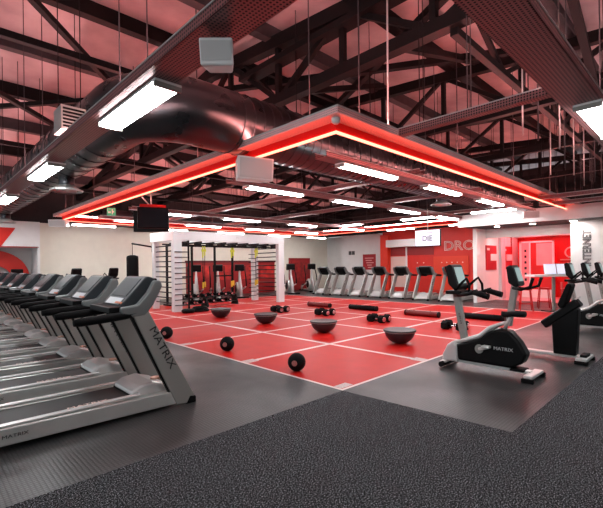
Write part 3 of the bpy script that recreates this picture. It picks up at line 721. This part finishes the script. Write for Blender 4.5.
# ------------------------------------------------------------------ cross trainers
def make_cross():
    r = empty('cross_trainer')
    MB().beam((-.95,0,.07),(.85,0,.07), .16, .08).build('base_rail', SILV, r, .01)
    for q in (-.94,.84): MB().box((q-.06,-.33,0),(q+.06,.33,.08)).build('foot', BLACK, r)
    MB().lathe([(.30,-.12),(.34,-.08),(.34,.08),(.30,.12)], 28, (-.05,0,.42), 'y').build('drive_housing', SILV, r)
    MB().lathe([(.20,-.135),(.20,.135)], 24, (-.05,0,.42), 'y').build('drive_disc', BLACK, r)
    MB().path([(.55,0,.1),(.52,0,.5),(.38,0,.9),(.30,0,1.15),(.34,0,1.35)], [.17,.15,.11,.08,.06], 14, .6).build('mast', SILVL, r)
    c = MB().prism([(.24,1.3),(.16,1.36),(.26,1.66),(.42,1.62),(.40,1.34)], -.22, .22).build('console', BLACK, r, .02)
    MB().prism([(.165,1.40),(.25,1.63),(.245,1.635),(.158,1.405)], -.16, .16).build('screen', SCREEN, c)
    for s in (-1,1):
        MB().path([(.28,s*.34,.55),(.2,s*.33,1.0),(.0,s*.33,1.3),(.02,s*.33,1.58)], [.03,.03,.025,.028], 8).build('arm_lever', BLACK, r)
        MB().path([(.28,s*.30,.52),(-.35,s*.26,.36),(-.85,s*.2,.22)], .03, 8).build('pedal_arm', SILVL, r)
        MB().box((-.52,s*.26-.08,.38),(-.18,s*.26+.08,.43)).build('pedal', BLACK, r, .01)
        MB().lathe([(.14,-.02),(.14,.02)], 16, (-.85,s*.2,.2), 'y').build('crank_disc', SATIN, r)
    return r
ct = make_cross(); index(ct)
cl = ['silver cross trainer behind the rig, first from the left','silver cross trainer behind the rig, second from the left','silver cross trainer behind the rig, third from the left','silver cross trainer just right of the rig in front of the red panel','silver cross trainer between the red panel and the far treadmills']
for k, (x, y, a) in enumerate(((10.35,18.3,245),(11.6,18.3,245),(12.95,18.3,245),(16.6,18.2,245),(18.8,18.6,245))):
    o = ct if k == 0 else copy_tree(ct)
    o.location = (x,y,0); o.rotation_euler = (0,0,math.radians(a)); o.scale = (1.12,1.12,1.08); tag(o, cl[k], 'cross trainer', 'cross trainers behind the rig')

# ------------------------------------------------------------------ training rig
X0, X1, Y0, Y1, HT = 7.25, 12.4, 14.2, 16.0, 3.05
rig = empty('training_rig', (X0,Y0,0), 0, 'large white training frame with ladder rungs standing on the red floor', 'training frame')
def rb(name, mb, m, bev=0): return child(mb, name, m, rig, bev)
for (x, y, wx, wy) in ((X0,Y0,.34,.2),(X0,Y1,.22,.2),(X1,Y0,.34,.2),(X1-.1,Y1,.3,.2)):
    p = rb('post', MB().box((x-wx/2,y-wy/2,.0),(x+wx/2,y+wy/2,HT-.36)), WFRAME, .012)
for (a, bb) in (((X0-.18,Y0-.1,HT-.36),(X1+.18,Y0+.1,HT)), ((X0-.18,Y1-.1,HT-.36),(X1+.18,Y1+.1,HT)), ((X0-.17,Y0+.1,HT-.36),(X0+.05,Y1-.1,HT)), ((X1-.05,Y0+.1,HT-.36),(X1+.17,Y1-.1,HT))):
    rb('top_beam', MB().box(a, bb), WFRAME, .012)
for k in range(12):
    z = .3+k*.2
    for x in (X0-.02, X1-.05): rb('rung', MB().cyl((x,Y0+.1,z),(x,Y1-.1,z), .022, 7), BLACK)
for k in range(11):
    z = .25+k*.2
    rb('rung', MB().cyl((X0-.14,Y0-.13,z),(X0+.42,Y0-.13,z), .016, 6), BLACK)
    rb('rung', MB().cyl((X1-.55,Y1-.13,z),(X1-.1,Y1-.13,z), .016, 6), BLACK)
rb('rung_rail', MB().box((X0+.40,Y0-.15,.1),(X0+.45,Y0-.10,HT-.36)), BLACK)
rb('pull_up_bar', MB().path([(X0+.2,Y0+.5,HT-.5),(X1-.2,Y0+.5,HT-.5)], .03, 8), BLACK)
rb('pull_up_bar', MB().path([(X0+.2,Y0+1.2,HT-.5),(X1-.2,Y0+1.2,HT-.5)], .03, 8), BLACK)
b = MB()
for k in range(9): b.box((X0+.5+k*.57,Y0+.42,HT-.56),(X0+.72+k*.57,Y0+.58,HT-.40))
for k in range(9): b.box((X0+.55+k*.57,Y0+.1,HT-.42),(X0+.58+k*.57,Y0+1.7,HT-.36))
rb('trolley', b, BLACK)
rb('bag_arm', MB().path([(X0,Y1+.1,2.5),(X0-.55,Y1+1.0,2.68)], .035, 8), BLACK)
rb('arm_plate', MB().box((X0-.1,Y1+.1,2.3),(X0+.1,Y1+.14,2.65)), BLACK)
text('emblem', 'M', .16, SILV, rig, (9.95-X0,Y0-.103-Y0,HT-.18), (1,0,0), (0,0,1), ext=.002)
pb = empty('punching_bag', (6.72,17.02,.78), 0, 'tall black punching bag hanging from the rig arm', 'punching bag')
MB().lathe([(.20,0),(.23,.04),(.235,.3),(.235,1.3),(.22,1.38),(.1,1.42)], 20).build('bag', RUB, pb)
MB().cyl((0,0,1.42),(0,0,1.9), .012, 6).build('chain', BLACK, pb)
# suspension straps
for k, (x, l) in enumerate(((8.7,'left'),(10.1,'middle'),(11.4,'right'))):
    s = empty('suspension_strap', (x,Y0+.5,HT-.5), 0, 'yellow and black suspension strap hanging in the rig, %s one' % l, 'suspension strap', 'suspension straps on the rig')
    b = MB(); b.box((-.06,-.02,-.5),(-.02,.02,-.03)); b.box((.03,-.02,-.42),(.07,.02,-.03)); b.box((-.09,-.025,-.25),(.10,.025,-.15)); b.build('webbing', YEL, s)
    MB().cyl((-.04,0,-.5),(-.03,0,-1.55), .014, 6).build('cord', BLACK, s); MB().cyl((.05,0,-.42),(.03,0,-1.5), .014, 6).build('cord', BLACK, s)
    MB().box((-.07,-.03,-1.75),(-.02,.03,-1.5)).build('handle', YELH, s); MB().box((.02,-.03,-1.7),(.07,.03,-1.48)).build('handle', YELH, s)
# black rack frames behind the rig
for k, (x, w) in enumerate(((8.7,1.2),(11.0,1.0))):
    r = empty('squat_rack', (x,16.75,0), 0, 'tall black rack frame behind the rig, %s one' % ('left','right')[k], 'squat rack', 'black racks behind the rig')
    for s in (-1,1):
        MB().box((s*w/2-.04,-.04,0),(s*w/2+.04,.04,2.7)).build('post', BLACK, r)
        MB().box((s*w/2-.05,-.3,0),(s*w/2+.05,.3,.07)).build('foot', BLACK, r)
        MB().box((s*w/2-.2,-.03,2.64),(s*w/2+.2,.03,2.70)).build('top_bar', BLACK, r)
    MB().box((-w/2,-.03,1.2),(w/2,.03,1.26)).build('crossbar', BLACK, r)
# low dumbbell racks inside the rig
def hexdb(s=1., m=RUB):
    r = empty('dumbbell')
    hexa = [(.085*s*math.cos(math.pi/3*i+math.pi/6), .085*s*math.sin(math.pi/3*i+math.pi/6)+.0737*s) for i in range(6)]
    for q in (-1,1):
        a, bb = sorted((q*.09*s, q*.20*s))
        e = MB().prism(hexa, a, bb, 'yz').build('head', m, r, .008)
        MB().lathe([(.052*s, q*.20*s-.001),(.05*s, q*.206*s)], 14, (0,0,.0737*s), 'x').build('end_disc', CHROME, e)
    MB().path([(-.1*s,0,.0737*s),(0,0,.0737*s),(.1*s,0,.0737*s)], [.014*s,.018*s,.014*s], 10).build('handle', CHROME, r)
    return r
hd = hexdb(); index(hd); hu = [0]
def put_db(x, y, z, rz, label, group, sc_=1.):
    o = hd if hu[0] == 0 else copy_tree(hd); hu[0] = 1
    o.location = (x,y,z); o.rotation_euler = (0,0,rz); o.scale = (sc_,)*3
    tag(o, label, 'dumbbell', group)
rows_ = ('at the rig right post','behind the middle half ball','beside the black tube','behind the nearest bike column')
for k, (x, y) in enumerate(((9.74,11.2),(10.1,9.3),(9.95,7.0),(10.05,4.72))):
    put_db(x-.13, y, 0, math.radians(84), 'front hex dumbbell of the floor pair %s' % rows_[k], 'pairs of dumbbells on the red floor', 1.45)
    put_db(x+.14, y+.03, 0, math.radians(96), 'rear hex dumbbell of the floor pair %s' % rows_[k], 'pairs of dumbbells on the red floor', 1.45)
for k, (x, y, L) in enumerate(((8.25,15.0,1.3),(9.8,15.2,1.5))):
    r = empty('weight_rack', (x,y,0), 0, ('low black weight rack inside the rig, left one','low black weight rack inside the rig, right one')[k], 'weight rack', 'low racks inside the rig')
    for s in (-1,1): MB().prism([(-.25,0),(.25,0),(.22,.09),(.15,.09),(.1,.46),(-.1,.46),(-.22,.09)], s*L/2-.03, s*L/2+.03, 'yz').build('side_frame', BLACK, r)
    for z in (.16,.42): MB().box((-L/2,-.2,z-.02),(L/2,.2,z)).build('shelf', BLACK, r, .005)
    for q in range(4):
        put_db(x-L/2+.22+q*.34, y, .42, math.pi/2, 'hex dumbbell on the upper shelf of the %s low rack, %s from the left' % (('left','right')[k], ordn[q]), 'dumbbells on the low racks', .95)
    for q in range(3):
        put_db(x-L/2+.3+q*.42, y, .16, math.pi/2, 'hex dumbbell on the lower shelf of the %s low rack, %s from the left' % (('left','right')[k], ordn[q]), 'dumbbells on the low racks', .95)
b = MB()
for k in range(3): b.torus((0,0,.035+k*.055), .33-.05*k, .03, 'z', 30, 8)
o = b.build('battle_rope', RUB, loc=(7.95,13.75,0)); tag(o, 'coiled black training rope on the red floor before the rig post', 'rope')
o = MB().lathe([(.2,0),(.24,.05),(.24,.1),(.2,.14)], 20).build('weight_plate', RUB, loc=(7.35,13.55,0)); tag(o, 'black weight plate lying at the foot of the rig left post', 'weight plate')

# ------------------------------------------------------------------ small kit on the red floor
def make_ball():
    r = empty('medicine_ball'); MB().sphere((0,0,.145), .145, 28).build('ball', RUB, r)
    b = MB(); n = V((-.75,-.45,.05)).normalized(); q = V((0,0,1)).rotation_difference(n); q = q.to_matrix()
    vs = [V((0,0,.145))+q @ V((.045*math.cos(2*math.pi*i/16), .045*math.sin(2*math.pi*i/16), .1385)) for i in range(16)] + [V((0,0,.145))+q @ V((0,0,.147))]
    b.add(vs, [(i,(i+1)%16,16) for i in range(16)], True); b.build('badge', WOODRED, r)
    for ax in 'xy': MB().torus((0,0,.145), .1445, .0025, ax, 36, 4).build('seam', BLACK, r)
    return r
ball = make_ball(); index(ball)
for k, (x, y, l) in enumerate(((4.47,4.74,'nearest the front corner'),(4.57,6.87,'middle of the three'),(4.37,9.1,'beside the nearest treadmill'))):
    o = ball if k == 0 else copy_tree(ball); o.location = (x,y,0); tag(o, 'black medicine ball on the red floor, %s' % l, 'medicine ball', 'medicine balls along the floor edge')
    o.rotation_euler = (0,0,.1*k)
def make_bosu():
    r = empty('balance_dome')
    prof = [(.005,0),(.08,.004),(.16,.03),(.24,.085),(.29,.15),(.315,.22),(.32,.26)]
    MB().lathe(prof, 36).build('dome', mat('dark_dome_rubber', (38,36,40), .4), r)
    MB().lathe([(.32,.255),(.345,.265),(.345,.295),(.33,.30),(.31,.296),(.005,.292)], 36).build('platform', mat('platform_plastic', (44,44,46), .45), r)
    MB().torus((0,0,.262), .335, .012, 'z', 36, 6).build('rim', SATIN, r)
    return r
bo = make_bosu(); index(bo)
for k, (x, y, l) in enumerate(((7.55,4.78,'right of the centre, nearest the bike'),(7.5,6.95,'straight behind the front ball'),(7.5,9.25,'second from the left'),(7.42,11.5,'farthest left, before the rig'))):
    o = bo if k == 0 else copy_tree(bo); o.location = (x,y,0); tag(o, 'black half ball balance trainer lying dome down, %s' % l, 'balance trainer', 'balance trainers on the red floor')
def tube_roll(x, y, L, m, label):
    r = empty('weighted_tube', (x,y,0), 0, label, 'weighted tube', 'weighted tubes in the far floor cells')
    MB().path([(0,-L/2,.09),(0,L/2,.09)], .09, 18).build('body', m, r)
    for s in (-1,1):
        MB().lathe([(.093,0),(.093,.05)], 18, (0,s*L/2-.025,.09), 'y').build('end_band', BLACK, r)
        MB().torus((0,s*L*.25,.09), .091, .008, 'y', 20, 6).build('grip_ring', m, r)
tube_roll(11.95,11.3,1.15,DRED,'dark red weighted tube lying on the red floor behind the half balls')
tube_roll(12.15,9.25,1.2,RUB,'black weighted tube lying on the red floor in the centre')
tube_roll(11.9,6.7,1.15,DRED,'dark red weighted tube lying on the red floor at the right')
tube_roll(12.3,4.9,1.15,RUB,'black weighted tube lying behind the exercise bike column')

# ------------------------------------------------------------------ high table with laptops and stools
t = empty('high_table', (15.95,3.98,0), math.radians(-45), 'white high table before the red side room', 'table')
MB().box((-.82,-.3,1.2),(.82,.3,1.27)).build('table_top', WHITEP, t, .01)
b = MB(); b.box((-.04,-.04,0),(.04,.04,1.2)); b.build('post', SATIN, t)
MB().box((-.3,-.25,0),(.3,.25,.03)).build('foot_plate', BLACK, t, .005)
for k, dx in enumerate((-.02,.42)):
    p = V((15.95,3.98,0)) + Matrix.Rotation(math.radians(-45), 3, 'Z') @ V((dx,0,1.27))
    m = empty('laptop', p, math.radians(-45), ('left of two silver laptops on the white high table','right of two silver laptops on the white high table')[k], 'laptop', 'laptops on the high table')
    MB().box((-.19,-.13,0),(.19,.12,.02)).build('keyboard_base', SATIN, m, .004)
    MB().prism([(.11,.02),(.125,.02),(.2,.36),(.185,.36)], -.2, .2, 'yz').build('screen', TVSCR, m)
    MB().prism([(.126,.015),(.14,.015),(.215,.37),(.201,.37)], -.21, .21, 'yz').build('lid', SATIN, m)
def stool(x, y, lab):
    s = empty('bar_stool', (x,y,0), .4, lab, 'stool', 'red stools at the high table')
    MB().box((-.18,-.18,.72),(.18,.18,.77)).build('seat', REDPL, s, .02)
    MB().box((-.18,.15,.77),(.18,.18,.98)).build('backrest', REDPL, s, .01)
    for a in (-1,1):
        for bb in (-1,1): MB().cyl((a*.14,bb*.14,.72),(a*.2,bb*.2,0), .018, 8).build('leg', REDPL, s)
    b = MB(); 
    for a in (-1,1): b.cyl((a*.18,-.18,.25),(a*.18,.18,.25), .012, 6); b.cyl((-.18,a*.18,.3),(.18,a*.18,.3), .012, 6)
    b.build('stretcher', REDPL, s)
stool(15.6,4.75,'red bar stool at the left end of the white high table')
stool(16.8,4.5,'red bar stool behind the white high table')
stool(16.75,3.75,'red bar stool at the right end of the white high table')

# ------------------------------------------------------------------ light
def area(name, loc, rot, sx, sy, power, c=(1,1,1)):
    l = bpy.data.lights.new(name, 'AREA'); l.shape = 'RECTANGLE'; l.size = sx; l.size_y = sy; l.energy = power; l.color = c
    o = bpy.data.objects.new(name, l); o.location = loc; o.rotation_euler = rot; col.objects.link(o)
    return o
# red glowing strips added to tint the side room and its floor
for k, y in enumerate((4.6,6.2)):
    o = MB().box((19.6,y-.05,3.10),(21.8,y+.05,3.16)).build('added_red_strip', mat('added_room_glow', (255,60,70), .4, emit=(255,110,118), es=26))
    tag(o, 'added red glowing strip under the side room ceiling, %s one' % ('right','left')[k], 'strip light')
w = bpy.data.worlds.new('world'); sc.world = w; w.use_nodes = True
w.node_tree.nodes['Background'].inputs[0].default_value = (.8,.85,.9,1); w.node_tree.nodes['Background'].inputs[1].default_value = .45

# ------------------------------------------------------------------ camera
cam = bpy.data.cameras.new('camera'); co = bpy.data.objects.new('camera', cam); col.objects.link(co)
cam.sensor_fit = 'HORIZONTAL'; cam.sensor_width = 36; cam.lens = F*36/603
fw = V((math.cos(YAW), math.sin(YAW), 0)); right = V((math.sin(YAW), -math.cos(YAW), 0)); up = V((0,0,1))
M = Matrix((right, up, -fw)).transposed()
co.matrix_world = Matrix.Translation((0,0,EYE)) @ (M @ Matrix.Rotation(ROLL, 3, 'Z')).to_4x4()
cam.shift_y = (HY-254)/603
cam.clip_start = .05; cam.clip_end = 200
sc.camera = co
sc.view_settings.view_transform = 'Standard'; sc.view_settings.look = 'None'; sc.view_settings.gamma = 1; sc.view_settings.use_curve_mapping = False
sc.view_settings.exposure = 1.25
sc.cycles.max_bounces = 6; sc.cycles.sample_clamp_indirect = 4
